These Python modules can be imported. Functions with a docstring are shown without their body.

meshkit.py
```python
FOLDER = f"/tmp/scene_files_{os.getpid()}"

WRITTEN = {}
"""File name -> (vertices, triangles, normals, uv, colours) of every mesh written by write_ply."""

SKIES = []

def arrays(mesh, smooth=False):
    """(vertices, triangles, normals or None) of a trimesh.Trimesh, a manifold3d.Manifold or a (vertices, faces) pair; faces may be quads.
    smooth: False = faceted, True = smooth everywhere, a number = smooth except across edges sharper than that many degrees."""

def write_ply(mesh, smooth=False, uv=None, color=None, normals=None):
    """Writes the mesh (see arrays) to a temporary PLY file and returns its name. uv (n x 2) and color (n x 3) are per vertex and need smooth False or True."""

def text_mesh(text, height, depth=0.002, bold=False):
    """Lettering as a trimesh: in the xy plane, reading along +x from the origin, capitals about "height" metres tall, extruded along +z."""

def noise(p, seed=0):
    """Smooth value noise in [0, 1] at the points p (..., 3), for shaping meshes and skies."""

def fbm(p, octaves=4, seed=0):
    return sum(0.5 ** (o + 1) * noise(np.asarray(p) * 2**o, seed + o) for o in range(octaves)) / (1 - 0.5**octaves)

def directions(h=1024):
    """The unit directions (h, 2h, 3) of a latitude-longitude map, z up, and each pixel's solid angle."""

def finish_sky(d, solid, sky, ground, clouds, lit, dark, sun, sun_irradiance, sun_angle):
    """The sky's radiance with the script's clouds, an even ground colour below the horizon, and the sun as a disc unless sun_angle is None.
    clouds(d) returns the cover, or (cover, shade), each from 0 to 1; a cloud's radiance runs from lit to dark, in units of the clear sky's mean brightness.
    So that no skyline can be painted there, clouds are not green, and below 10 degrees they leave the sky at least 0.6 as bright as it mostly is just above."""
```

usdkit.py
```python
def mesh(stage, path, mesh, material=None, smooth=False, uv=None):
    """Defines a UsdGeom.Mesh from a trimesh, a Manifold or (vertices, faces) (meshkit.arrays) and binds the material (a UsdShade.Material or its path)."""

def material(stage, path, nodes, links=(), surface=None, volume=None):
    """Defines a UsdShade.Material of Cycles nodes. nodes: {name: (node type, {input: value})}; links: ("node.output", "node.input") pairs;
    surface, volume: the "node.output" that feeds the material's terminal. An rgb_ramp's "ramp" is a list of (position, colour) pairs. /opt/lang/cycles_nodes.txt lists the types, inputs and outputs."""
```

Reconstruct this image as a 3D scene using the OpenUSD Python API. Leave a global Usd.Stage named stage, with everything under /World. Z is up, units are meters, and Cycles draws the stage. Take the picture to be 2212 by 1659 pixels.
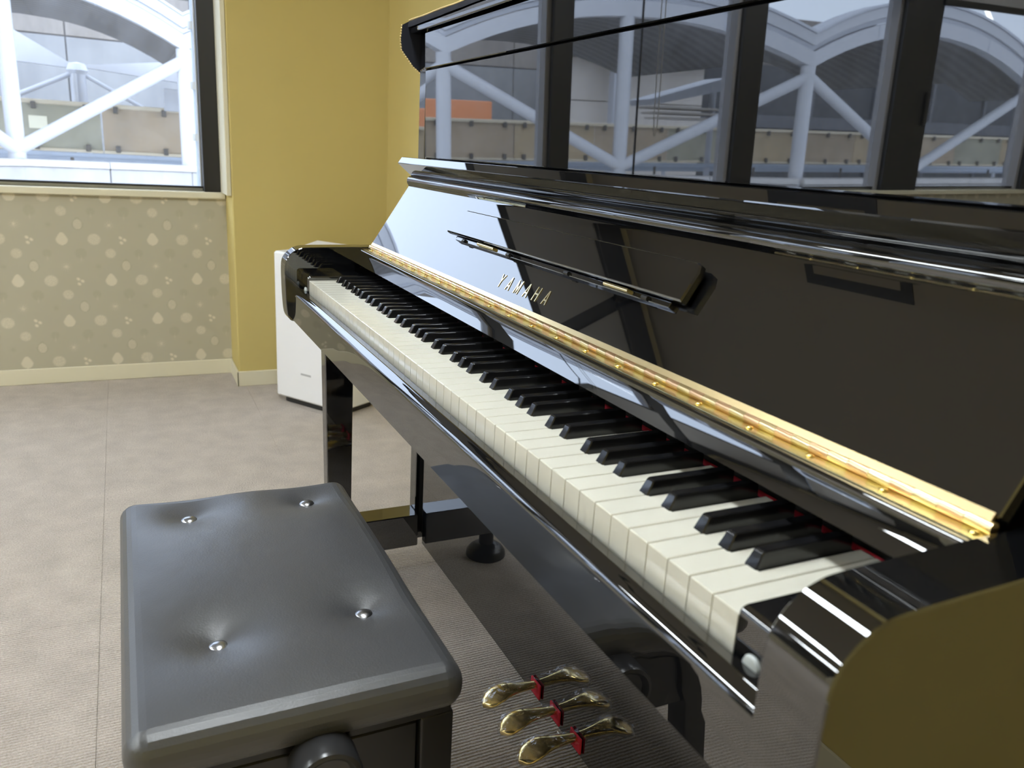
import math, numpy as np, trimesh, usdkit, meshkit
import mapbox_earcut as earcut
from shapely.geometry import LineString, Polygon
from shapely.ops import unary_union
from pxr import Usd, UsdGeom, UsdLux, UsdShade, Gf, Sdf, Vt

stage = Usd.Stage.CreateInMemory()
UsdGeom.Xform.Define(stage, '/World')
rng = np.random.default_rng(7)
K = 0.705          # height of the white key tops above the floor; all z below are measured from the key tops

# ------------------------------------------------------------------ camera, sky, sun, lamps, exposure
cam = UsdGeom.Camera.Define(stage, '/World/camera')
YAW, PIT, ROL = math.radians(153.7815), math.radians(-15.955), math.radians(3.4016)
fw = np.array([math.cos(PIT) * math.cos(YAW), math.cos(PIT) * math.sin(YAW), math.sin(PIT)])
rt = np.array([math.sin(YAW), -math.cos(YAW), 0.0]); upv = np.cross(rt, fw)
r2 = rt * math.cos(ROL) + upv * math.sin(ROL); u2 = -rt * math.sin(ROL) + upv * math.cos(ROL)
CAM = np.array([1.5345, -0.3119, 0.2520 + K])
cam.AddTransformOp().Set(Gf.Matrix4d(*r2, 0, *u2, 0, *(-fw), 0, *CAM, 1))
cam.CreateHorizontalApertureAttr(36.0); cam.CreateFocalLengthAttr(36.0 * 1725.93 / 2212)
cam.CreateFStopAttr(9.0); cam.CreateFocusDistanceAttr(1.15)
cam.CreateExposureAttr(0.0)

SKY, SUN, LAMP = 1.15, 9.0, 35.0
usdkit.material(stage, '/World/Looks/sky_look', {
    "tc": ("texture_coordinate", {}),
    "s": ("sky_texture", {"sky_type": "multiple_scattering", "sun_disc": False, "sun_elevation": math.radians(28), "sun_rotation": math.radians(30), "aerosol_density": 2.0}),
    "n": ("noise_texture", {"scale": 1.6, "detail": 4.0, "roughness": 0.55}),
    "r": ("rgb_ramp", {"ramp": [(0.0, (0.72, 0.72, 0.72)), (0.5, (0.85, 0.85, 0.85)), (1.0, (1.0, 1.0, 1.0))]}),
    "sc": ("mix_color", {"blend_type": "multiply", "fac": 1.0, "b": (0.12, 0.12, 0.12), "use_clamp": False}),
    "m": ("mix_color", {"b": (3.0, 3.5, 4.4), "use_clamp": False}),
    "b": ("background_shader", {"strength": SKY})},
    [("tc.generated", "n.vector"), ("n.fac", "r.fac"), ("s.color", "sc.a"), ("sc.result", "m.a"), ("r.color", "m.fac"), ("m.result", "b.color")], surface="b.background")
dome = UsdLux.DomeLight.Define(stage, '/World/sky_dome')
UsdShade.MaterialBindingAPI.Apply(dome.GetPrim()).Bind(UsdShade.Material.Get(stage, '/World/Looks/sky_look'))
sun = UsdLux.DistantLight.Define(stage, '/World/sun')
sun.CreateIntensityAttr(SUN); sun.CreateAngleAttr(0.8); sun.CreateColorAttr(Gf.Vec3f(1.0, 0.80, 0.58))
SUNDIR = np.array([0.60, 0.66, 0.46]); SUNDIR /= np.linalg.norm(SUNDIR)      # towards the sun
zx = SUNDIR; xx = np.cross([0, 0, 1.0], zx); xx /= np.linalg.norm(xx); yy = np.cross(zx, xx)
sun.AddTransformOp().Set(Gf.Matrix4d(*xx, 0, *yy, 0, *zx, 0, 0, 0, 0, 1))

# ------------------------------------------------------------------ materials
MATS = {}
def mat(name, nodes, links=(), surface="p.BSDF"):
    MATS[name] = usdkit.material(stage, '/World/Looks/' + name, nodes, links, surface=surface)
def plain(name, color, rough=0.5, **kw):
    mat(name, {"p": ("principled_bsdf", {"base_color": color, "roughness": rough, **kw})})
plain('lacquer', (0.0045, 0.0046, 0.0052), 0.012, ior=2.25)
plain('dark_recess', (0.004, 0.004, 0.004), 0.6)
plain('white_key', (0.66, 0.64, 0.55), 0.12, ior=1.5)
plain('black_key', (0.008, 0.008, 0.009), 0.16, ior=1.55)
plain('red_felt', (0.55, 0.02, 0.045), 0.9)
plain('rubber_button', (0.42, 0.45, 0.44), 0.35)
plain('gold_letter', (0.95, 0.83, 0.5), 0.12, metallic=1.0)
plain('screw_brass', (0.9, 0.68, 0.22), 0.2, metallic=1.0)
plain('slot_dark', (0.1, 0.06, 0.02), 0.6)
plain('knuckle_gold', (0.97, 0.77, 0.42), 0.25, metallic=1.0)
plain('knuckle_rose', (0.86, 0.56, 0.33), 0.28, metallic=1.0)
mat('brass_leaf', {
    "tc": ("texture_coordinate", {}), "mp": ("mapping", {"scale": (1.0, 1.0, 1.0)}),
    "sx": ("separate_xyz", {}), "k": ("math", {"math_type": "multiply", "value2": 2 * math.pi / 0.0643}), "sn": ("math", {"math_type": "sine"}),
    "bp": ("bump", {"strength": 1.0, "distance": 0.00035}),
    "p": ("principled_bsdf", {"base_color": (0.66, 0.60, 0.33), "metallic": 1.0, "roughness": 0.2})},
    [("tc.object", "sx.vector"), ("sx.x", "k.value1"), ("k.value", "sn.value1"), ("sn.value", "bp.height"), ("bp.normal", "p.normal")])
plain('pedal_brass', (0.83, 0.66, 0.30), 0.16, metallic=1.0)
mat('plastic_film', {"n": ("noise_texture", {"scale": 55.0, "detail": 2.0}), "bp": ("bump", {"strength": 0.6, "distance": 0.004}),
    "t": ("transparent_bsdf", {"color": (0.96, 0.96, 0.96)}), "g": ("glossy_bsdf", {"color": (0.95, 0.96, 1.0), "roughness": 0.10}), "lw": ("layer_weight", {"blend": 0.5}),
    "pw": ("math", {"math_type": "power", "value2": 4.0}), "ma": ("math", {"math_type": "multiply_add", "value2": 0.8, "value3": 0.07}), "m": ("mix_closure", {})},
    [("n.fac", "bp.height"), ("bp.normal", "g.normal"), ("lw.facing", "pw.value1"), ("pw.value", "ma.value1"), ("ma.value", "m.fac"), ("t.BSDF", "m.closure1"), ("g.BSDF", "m.closure2")], surface="m.closure")
mat('leather', {"tc": ("texture_coordinate", {}), "n": ("noise_texture", {"scale": 420.0, "detail": 2.0}), "bp": ("bump", {"strength": 0.25, "distance": 0.0006}),
    "p": ("principled_bsdf", {"base_color": (0.048, 0.048, 0.050), "roughness": 0.40, "ior": 1.75})},
    [("tc.object", "n.vector"), ("n.fac", "bp.height"), ("bp.normal", "p.normal")])
plain('chrome_button', (0.42, 0.42, 0.43), 0.28, metallic=1.0)
plain('bench_black', (0.008, 0.008, 0.008), 0.28)
plain('knob_black', (0.03, 0.03, 0.032), 0.24)
plain('rubber_black', (0.012, 0.012, 0.013), 0.32)
plain('cloth_navy', (0.006, 0.007, 0.014), 0.95)
plain('trim_gold', (0.72, 0.55, 0.26), 0.7)
mat('carpet', {
    "g": ("geometry", {}), "wt": ("wave_texture", {"wave_type": "bands", "bands_direction": "x", "scale": 45.0, "distortion": 1.6, "detail": 2.0, "detail_scale": 2.5}),
    "n": ("noise_texture", {"scale": 260.0, "detail": 3.0, "roughness": 0.7}), "n2": ("noise_texture", {"scale": 14.0, "detail": 4.0}),
    "r": ("rgb_ramp", {"ramp": [(0.25, (0.38, 0.32, 0.265)), (0.5, (0.51, 0.44, 0.375)), (0.78, (0.66, 0.585, 0.51))]}),
    "r2": ("rgb_ramp", {"ramp": [(0.3, (0.88, 0.88, 0.88)), (0.7, (1.06, 1.06, 1.06))]}),
    "mx": ("mix_color", {"blend_type": "multiply", "fac": 1.0}), "ad": ("math", {"math_type": "multiply_add", "value2": 1.1}),
    "bp": ("bump", {"strength": 0.8, "distance": 0.0032}), "p": ("principled_bsdf", {"roughness": 0.95, "specular_ior_level": 0.1, "sheen_weight": 0.15})},
    [("g.position", "wt.vector"), ("g.position", "n.vector"), ("g.position", "n2.vector"), ("n.fac", "r.fac"), ("n2.fac", "r2.fac"), ("r.color", "mx.a"), ("r2.color", "mx.b"), ("mx.result", "p.base_color"),
     ("n.fac", "ad.value1"), ("wt.fac", "ad.value3"), ("ad.value", "bp.height"), ("bp.normal", "p.normal")])
plain('carpet_backing', (0.10, 0.085, 0.07), 0.95)
def paint(name, color, bump=0.0004, scale=240.0):
    mat(name, {"g": ("geometry", {}), "n": ("noise_texture", {"scale": scale, "detail": 3.0}), "bp": ("bump", {"strength": 0.5, "distance": bump}),
        "p": ("principled_bsdf", {"base_color": color, "roughness": 0.75, "specular_ior_level": 0.25})},
        [("g.position", "n.vector"), ("n.fac", "bp.height"), ("bp.normal", "p.normal")])
paint('yellow_paint', (0.56, 0.455, 0.172))
paint('cream_paint', (0.66, 0.61, 0.46))
paint('ceiling_paint', (0.30, 0.275, 0.235))
plain('baseboard_vinyl', (0.70, 0.655, 0.50), 0.45)
mat('wallpaper', {"a": ("attribute", {"attribute": "print_color"}), "p": ("principled_bsdf", {"roughness": 0.85, "specular_ior_level": 0.2})}, [("a.color", "p.base_color")])
plain('frame_black', (0.012, 0.011, 0.010), 0.42)
plain('aluminium', (0.55, 0.57, 0.60), 0.35, metallic=0.6)
plain('grey_metal', (0.34, 0.33, 0.34), 0.45)
mat('window_glass', {"t": ("transparent_bsdf", {"color": (0.97, 0.98, 0.98)}), "d": ("translucent_bsdf", {"color": (0.8, 0.8, 0.8)}), "n": ("noise_texture", {"scale": 7.0, "detail": 6.0, "roughness": 0.7}),
    "r": ("rgb_ramp", {"ramp": [(0.4, (0.004, 0.004, 0.004)), (0.75, (0.022, 0.022, 0.022))]}), "gm": ("geometry", {}),
    "m1": ("mix_closure", {}), "gl": ("glossy_bsdf", {"color": (1, 1, 1), "roughness": 0.0}), "lw": ("layer_weight", {"blend": 0.5}),
    "pw": ("math", {"math_type": "power", "value2": 5.0}), "ma": ("math", {"math_type": "multiply_add", "value2": 0.95, "value3": 0.022}), "m2": ("mix_closure", {})},
    [("gm.position", "n.vector"), ("n.fac", "r.fac"), ("r.color", "m1.fac"), ("t.BSDF", "m1.closure1"), ("d.BSDF", "m1.closure2"), ("lw.facing", "pw.value1"), ("pw.value", "ma.value1"), ("ma.value", "m2.fac"), ("m1.closure", "m2.closure1"), ("gl.BSDF", "m2.closure2")], surface="m2.closure")
mat('blind_fabric', {"d": ("diffuse_bsdf", {"color": (0.42, 0.41, 0.40)}), "t": ("translucent_bsdf", {"color": (0.30, 0.29, 0.29)}), "m": ("mix_closure", {"fac": 0.4})}, [("d.BSDF", "m.closure1"), ("t.BSDF", "m.closure2")], surface="m.closure")
plain('chain_white', (0.35, 0.34, 0.32), 0.5)
plain('purifier_white', (0.80, 0.80, 0.81), 0.38)
plain('purifier_dark', (0.02, 0.02, 0.022), 0.4)
plain('print_grey', (0.45, 0.45, 0.46), 0.5)
mat('lamp_diffuser', {"e": ("emission", {"color": (0.90, 0.965, 1.0), "strength": LAMP})}, surface="e.emission")
mat('tube_glow', {"e": ("emission", {"color": (0.92, 0.97, 1.0), "strength": 14.0})}, surface="e.emission")
plain('lamp_body', (0.75, 0.75, 0.73), 0.5)
plain('steel_white', (0.50, 0.50, 0.52), 0.38)
plain('steel_grey', (0.50, 0.51, 0.55), 0.45)
plain('joint_dark', (0.12, 0.11, 0.11), 0.8)
mat('roof_sheet', {"g": ("geometry", {}), "w": ("wave_texture", {"wave_type": "bands", "bands_direction": "x", "scale": 1.6, "distortion": 0.6, "detail": 2.0}),
    "r": ("rgb_ramp", {"ramp": [(0.1, (0.30, 0.285, 0.275)), (0.9, (0.40, 0.385, 0.37))]}), "d": ("diffuse_bsdf", {}), "t": ("translucent_bsdf", {"color": (0.32, 0.31, 0.31)}), "m": ("mix_closure", {"fac": 0.35})},
    [("g.position", "w.vector"), ("w.fac", "r.fac"), ("r.color", "d.color"), ("d.BSDF", "m.closure1"), ("t.BSDF", "m.closure2")], surface="m.closure")
def stone(name, c0, c1, scale=1.2, rough=0.85):
    mat(name, {"g": ("geometry", {}), "mp": ("mapping", {"scale": (1.0, 1.0, 0.35)}), "n": ("noise_texture", {"scale": scale, "detail": 6.0, "roughness": 0.65}),
        "r": ("rgb_ramp", {"ramp": [(0.3, c0), (0.7, c1)]}), "p": ("principled_bsdf", {"roughness": rough})},
        [("g.position", "mp.vector"), ("mp.vector", "n.vector"), ("n.fac", "r.fac"), ("r.color", "p.base_color")])
stone('coping_stone', (0.46, 0.43, 0.41), (0.55, 0.53, 0.50), 5.0)
stone('facing_stone', (0.36, 0.34, 0.33), (0.44, 0.425, 0.41), 4.0)
stone('concrete', (0.20, 0.175, 0.155), (0.32, 0.285, 0.25), 1.6)
stone('far_wall', (0.20, 0.20, 0.205), (0.29, 0.285, 0.28), 0.8)
stone('cream_facade', (0.62, 0.56, 0.50), (0.72, 0.66, 0.59), 0.7)
plain('hall_dark', (0.055, 0.055, 0.058), 0.5)
plain('hall_mid', (0.13, 0.13, 0.14), 0.6)
def screen_mat(name, c):
    mat(name, {"g": ("geometry", {}), "n": ("noise_texture", {"scale": 2.2, "detail": 4.0}), "r": ("rgb_ramp", {"ramp": [(0.3, tuple(0.85 * x for x in c)), (0.7, c)]}),
        "d": ("diffuse_bsdf", {}), "t": ("translucent_bsdf", {}), "m": ("mix_closure", {"fac": 0.35})},
        [("g.position", "n.vector"), ("n.fac", "r.fac"), ("r.color", "d.color"), ("r.color", "t.color"), ("d.BSDF", "m.closure1"), ("t.BSDF", "m.closure2")], surface="m.closure")
screen_mat('screen_tan', (0.64, 0.52, 0.35)); screen_mat('screen_sand', (0.60, 0.49, 0.36)); screen_mat('screen_olive', (0.52, 0.49, 0.38))
plain('rail_tan', (0.62, 0.53, 0.38), 0.5)
plain('clip_dark', (0.10, 0.085, 0.07), 0.5)
plain('pipe_blue', (0.42, 0.47, 0.55), 0.4)
plain('ground_grey', (0.18, 0.175, 0.17), 0.9)
plain('orange_sign', (0.75, 0.28, 0.12), 0.6)
plain('sun_patch_cream', (0.86, 0.80, 0.60), 0.5)  # pale cream that paints in sunlight on the platform screen

# ------------------------------------------------------------------ helpers
used = set()
def numbered(parent, name):
    p, k = f'{parent}/{name}', 0
    while p in used:
        k += 1; p = f'{parent}/{name}_{k:03d}'
    used.add(p); return p
def setd(prim, **kw):
    for k, v in kw.items():
        if v: prim.SetCustomDataByKey(k, v)
BASE = {}
def thing(name, label, cat, base=(0, 0, -K), group=None, kind=None):
    """An Xform at the thing's base, whose children are its parts."""
    p = numbered('/World', name); x = UsdGeom.Xform.Define(stage, p)
    b = np.array(base, float) + [0, 0, K]; x.AddTranslateOp().Set(Gf.Vec3d(*b)); BASE[p] = b
    setd(x.GetPrim(), label=label, category=cat, group=group, kind=kind)
    return p
def part(parent, name, mesh, m, smooth=35, label=None, kind=None, color=None):
    """One Mesh prim under a thing (or under a part); the mesh is given in room coordinates."""
    p = numbered(parent, name); root = '/'.join(p.split('/')[:3])
    v, f, n = meshkit.arrays(mesh, smooth if color is None else False)
    off = np.array([0, 0, K]) - BASE[root]
    prim = usdkit.mesh(stage, p, (v + off, f), MATS[m])
    if n is not None:
        prim.CreateNormalsAttr(Vt.Vec3fArray.FromNumpy(n.astype(np.float32))); prim.SetNormalsInterpolation("vertex")
    if color is not None:
        UsdGeom.PrimvarsAPI(prim).CreatePrimvar("print_color", Sdf.ValueTypeNames.Color3fArray, "vertex").Set(Vt.Vec3fArray.FromNumpy(color.astype(np.float32)))
    setd(prim.GetPrim(), label=label, kind=kind)
    return p
def solo(name, mesh, m, label, cat, group=None, smooth=35):
    p = numbered('/World', name); v, f, n = meshkit.arrays(mesh, smooth)
    prim = usdkit.mesh(stage, p, (v + [0, 0, K], f), MATS[m])
    if n is not None:
        prim.CreateNormalsAttr(Vt.Vec3fArray.FromNumpy(n.astype(np.float32))); prim.SetNormalsInterpolation("vertex")
    setd(prim.GetPrim(), label=label, category=cat, group=group); return p
def struct(name):
    p = numbered('/World', name); UsdGeom.Xform.Define(stage, p); BASE[p] = np.array([0, 0, 0.0])
    setd(stage.GetPrimAtPath(p), kind='structure'); return p
def smesh(name, mesh, m, smooth=35, color=None):
    """A piece of the setting that is one mesh."""
    p = numbered('/World', name); v, f, n = meshkit.arrays(mesh, smooth if color is None else False)
    prim = usdkit.mesh(stage, p, (v + [0, 0, K], f), MATS[m])
    if n is not None:
        prim.CreateNormalsAttr(Vt.Vec3fArray.FromNumpy(n.astype(np.float32))); prim.SetNormalsInterpolation("vertex")
    if color is not None:
        UsdGeom.PrimvarsAPI(prim).CreatePrimvar("print_color", Sdf.ValueTypeNames.Color3fArray, "vertex").Set(Vt.Vec3fArray.FromNumpy(color.astype(np.float32)))
    setd(prim.GetPrim(), kind='structure'); return p
cat_ = trimesh.util.concatenate
def inset(P, c):
    P = np.asarray(P, float); a = np.roll(P, 1, 0); b = np.roll(P, -1, 0)
    e1 = P - a; e2 = b - P
    e1 /= np.linalg.norm(e1, axis=1, keepdims=True) + 1e-12; e2 /= np.linalg.norm(e2, axis=1, keepdims=True) + 1e-12
    n1 = np.stack([-e1[:, 1], e1[:, 0]], 1); n2 = np.stack([-e2[:, 1], e2[:, 0]], 1)
    n = n1 + n2; d = np.maximum((n * n1).sum(1, keepdims=True), 0.5)
    return P + c * n / d
def prism(P, t0, t1, axes='yzx', c=0.0):
    """The outline P in the first two of the axes, extruded along the third; c chamfers both ends."""
    P = np.asarray(P, float)
    area = 0.5 * np.sum(P[:, 0] * np.roll(P[:, 1], -1) - np.roll(P[:, 0], -1) * P[:, 1])
    if area < 0: P = P[::-1]
    n = len(P); rings = [(P, t0), (P, t1)] if c <= 0 else [(inset(P, c), t0), (P, t0 + c), (P, t1 - c), (inset(P, c), t1)]
    V = np.vstack([np.column_stack([q, np.full(n, t)]) for q, t in rings]); F = []
    for k in range(len(rings) - 1):
        i = np.arange(n); j = (i + 1) % n; a, b = k * n, (k + 1) * n
        F.append(np.column_stack([a + i, a + j, b + j])); F.append(np.column_stack([a + i, b + j, b + i]))
    tri = np.asarray(earcut.triangulate_float64(np.ascontiguousarray(rings[0][0]), np.array([n], np.uint32))).reshape(-1, 3)
    q = rings[0][0]; s = np.cross(q[tri[:, 1]] - q[tri[:, 0]], q[tri[:, 2]] - q[tri[:, 0]])
    tri[s < 0] = tri[s < 0][:, ::-1]
    F.append(tri[:, ::-1]); F.append(tri + (len(rings) - 1) * n)
    ix = ['xyz'.index(a) for a in axes]; W = np.zeros_like(V); W[:, ix] = V
    m = trimesh.Trimesh(W, np.vstack(F), process=False)
    if m.volume < 0: m.invert()
    return m
def rrect(a0, a1, b0, b1, r, n=4):
    r = r if np.ndim(r) else (r, r, r, r)
    out = []
    for (ca, cb, s), rr in zip(((a1, b1, 0), (a0, b1, 90), (a0, b0, 180), (a1, b0, 270)), r):
        sx = -1 if s in (0, 270) else 1; sy = -1 if s in (0, 90) else 1
        cx, cy = ca + sx * rr, cb + sy * rr
        if rr <= 0: out.append((ca, cb)); continue
        for k in range(n + 1):
            t = math.radians(s + 90 * k / n); out.append((cx + rr * math.cos(t), cy + rr * math.sin(t)))
    return out
def box(x0, x1, y0, y1, z0, z1, r=0.0, n=1):
    """A box, its twelve edges rounded to radius r (n = 1: chamfered)."""
    lo, hi = np.minimum([x0, y0, z0], [x1, y1, z1]), np.maximum([x0, y0, z0], [x1, y1, z1])
    if r <= 0: return trimesh.creation.box(bounds=[lo, hi])
    pts = []
    for sx, sy, sz in np.ndindex(2, 2, 2):
        s = np.array([sx, sy, sz]) * 2 - 1; c = np.where(s > 0, hi - r, lo + r)
        if n <= 1: dirs = np.eye(3)
        else:
            dirs = []
            for i in range(n + 1):
                for j in range(n + 1):
                    a, b = math.pi / 2 * i / n, math.pi / 2 * j / n
                    dirs.append((math.cos(a) * math.cos(b), math.sin(a) * math.cos(b), math.sin(b)))
            dirs = np.array(dirs)
        pts.append(c + r * dirs * s)
    return trimesh.convex.convex_hull(np.vstack(pts))
def cyl(p0, p1, r, n=14, r1=None, cap=True):
    p0, p1 = np.array(p0, float), np.array(p1, float); r1 = r if r1 is None else r1
    d = p1 - p0; d /= np.linalg.norm(d); a = np.cross(d, [0, 0, 1.0] if abs(d[2]) < 0.9 else [1.0, 0, 0]); a /= np.linalg.norm(a); b = np.cross(d, a)
    t = np.arange(n) * 2 * math.pi / n; ring = np.cos(t)[:, None] * a + np.sin(t)[:, None] * b
    V = np.vstack([p0 + r * ring, p1 + r1 * ring, p0[None], p1[None]]); i = np.arange(n); j = (i + 1) % n
    F = [np.column_stack([i, j, n + j]), np.column_stack([i, n + j, n + i])]
    if cap: F += [np.column_stack([np.full(n, 2 * n), j, i]), np.column_stack([np.full(n, 2 * n + 1), n + i, n + j])]
    m = trimesh.Trimesh(V, np.vstack(F), process=False)
    if cap and m.volume < 0: m.invert()
    return m
def lathe(prof, at=(0, 0, 0), axis='z', n=28):
    """prof: (radius, height) pairs, turned about an axis through at."""
    prof = np.array(prof, float); t = np.arange(n) * 2 * math.pi / n; k = len(prof)
    V = np.stack([np.outer(prof[:, 0], np.cos(t)), np.outer(prof[:, 0], np.sin(t)), np.repeat(prof[:, 1:2], n, 1)], -1).reshape(-1, 3); F = []
    for a in range(k - 1):
        i = np.arange(n); j = (i + 1) % n
        F.append(np.column_stack([a * n + i, a * n + j, (a + 1) * n + j])); F.append(np.column_stack([a * n + i, (a + 1) * n + j, (a + 1) * n + i]))
    m = trimesh.Trimesh(V, np.vstack(F)); m.merge_vertices()
    m.update_faces(m.nondegenerate_faces())
    if axis == 'x': m.vertices = m.vertices[:, [2, 0, 1]]
    if axis == 'y': m.vertices = m.vertices[:, [1, 2, 0]]
    m.vertices += at
    m.fix_normals()
    return m
def spline(pts, per=4):
    P = np.array(pts, float); out = []
    for i in range(len(P) - 1):
        p0, p1, p2, p3 = P[max(i - 1, 0)], P[i], P[i + 1], P[min(i + 2, len(P) - 1)]
        for k in range(per):
            t = k / per
            out.append(0.5 * (2 * p1 + (p2 - p0) * t + (2 * p0 - 5 * p1 + 4 * p2 - p3) * t * t + (3 * p1 - p0 - 3 * p2 + p3) * t ** 3))
    return [tuple(x) for x in out] + [tuple(P[-1])]
def tubepath(pts, r, n=10):
    return cat_([cyl(pts[i], pts[i + 1], r, n) for i in range(len(pts) - 1)])

# ------------------------------------------------------------------ the room
XW, XP, YB, XR, YF, ZC = -1.925, -1.712, 0.666, 2.35, -5.3, 1.69
fl = struct('floor')
part(fl, 'subfloor', box(-2.1, 2.5, -5.4, 0.8, -K - 0.10, -K - 0.006), 'carpet_backing')
T = 0.5
for i in range(10):
    for j in range(13):
        x0, y0 = -2.1 + i * T, -5.6 + j * T + 0.19
        x1, y1 = min(x0 + T, 2.45), min(y0 + T, 0.75)
        if x1 - x0 > 0.02 and y1 - y0 > 0.02:
            part(fl, 'carpet_tile', box(x0 + 0.0002, x1 - 0.0002, y0 + 0.0002, y1 - 0.0002, -K - 0.006, -K, 0.0006), 'carpet', smooth=False)

# wallpaper wall under the windows: a fine grid that carries the flat print
def wallpaper(ya, yb, za, zb, step):
    ny, nz = int(round((yb - ya) / step)) + 1, int(round((zb - za) / step)) + 1
    Y, Z = np.meshgrid(np.linspace(ya, yb, ny), np.linspace(za, zb, nz), indexing='ij')
    base, light, dark = np.array([0.455, 0.425, 0.325]), np.array([0.70, 0.64, 0.50]), np.array([0.38, 0.355, 0.255])
    L = np.zeros_like(Y); D = np.zeros_like(Y)
    P, H = 0.312, 0.1575
    grain = meshkit.noise(np.stack([Y * 420, Z * 420, Z * 0], -1), 3)
    motifs = [('leaf', 0, 0), ('disc', .345, .0), ('twig', .66, .02), ('tree', .19, .34), ('pale', .515, .34), ('small', .83, .34), ('burst', .02, .66), ('star', .37, .66), ('outline', .68, .64)]
    for row in range(-2, 6):
        for col in range(int((ya + 0.527) / P) - 3, int((yb + 0.527) / P) + 3):
            for kind, du, dv in motifs:
                cy = -0.527 + P * (col + du + 0.5 * (row % 2)); cz = -0.147 - H * (row + dv)
                if not (ya - .05 < cy < yb + .05 and za - .05 < cz < zb + .05): continue
                u, v = Y - cy, Z - cz
                near = (abs(u) < .04) & (abs(v) < .04)
                if not near.any(): continue
                r = np.hypot(u, v); soft = lambda d, w=.0022: np.clip(0.5 - d / (2 * w), 0, 1)
                if kind in ('leaf', 'outline'):
                    wv = np.where(v > 0, np.sqrt(np.clip(1 - v / .026, 0, 1)) * (1 - 0.15 * v / .026), np.sqrt(np.clip(1 - (v / .022) ** 2, 0, 1)))
                    dd = np.abs(u) - .0200 * wv
                    sh = soft(dd) * (v < .026) * (v > -.022)
                    if kind == 'leaf': L = np.maximum(L, .78 * sh)
                    else:
                        inner = soft(np.abs(u / .0145) - np.sqrt(np.clip(1 - ((v + .001) / .019) ** 2, 0, 1)), .12) * (abs(v) < .02)
                        D = np.maximum(D, .42 * sh); L = np.maximum(L, .55 * inner * (0.6 + 0.4 * grain)); D = D * (1 - .8 * inner * near)
                elif kind == 'disc': L = np.maximum(L, soft(np.hypot(u / 1.05, v) - .0205, .003) * (.40 + .35 * grain))
                elif kind == 'pale': L = np.maximum(L, soft(r - .0175, .003) * (.34 + .35 * grain))
                elif kind == 'twig':
                    for ou, ov in ((-.007, .009), (.007, .001), (-.005, -.010)):
                        L = np.maximum(L, .95 * soft(np.hypot((u - ou) * 1.0 + (v - ov) * .3, v - ov) - .0055, .002))
                elif kind in ('tree', 'small'):
                    R = .0195 if kind == 'tree' else .0145
                    D = np.maximum(D, soft(r - R, .004) * (.28 + .25 * grain)); L = np.maximum(L, .22 * np.exp(-((u / .003) ** 2 + ((v + R) / .010) ** 2)))
                elif kind == 'burst': L = np.maximum(L, near * (.45 * np.exp(-(r / .013) ** 2) * (0.55 + 0.45 * np.cos(14 * np.arctan2(v, u))) + .5 * np.exp(-(r / .005) ** 2)))
                elif kind == 'star': D = np.maximum(D, near * .5 * np.exp(-(r / .0085) ** 2))
    C = base + (light - base) * L[..., None]; C = C + (dark - C) * (D * (1 - L))[..., None]
    i = np.arange(ny * nz).reshape(ny, nz)
    q = np.stack([i[:-1, :-1], i[1:, :-1], i[1:, 1:], i[:-1, 1:]], -1).reshape(-1, 4)
    V = np.stack([np.full(Y.size, XW), Y.ravel(), Z.ravel()], -1)
    return (V, np.vstack([q[:, [0, 1, 2]], q[:, [0, 2, 3]]])), C.reshape(-1, 3)
wl = struct('wall_left')
m_, c_ = wallpaper(-1.9, 0.064, -K, 0.017, 0.0032); part(wl, 'wallpaper', m_, 'wallpaper', color=c_)
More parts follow.
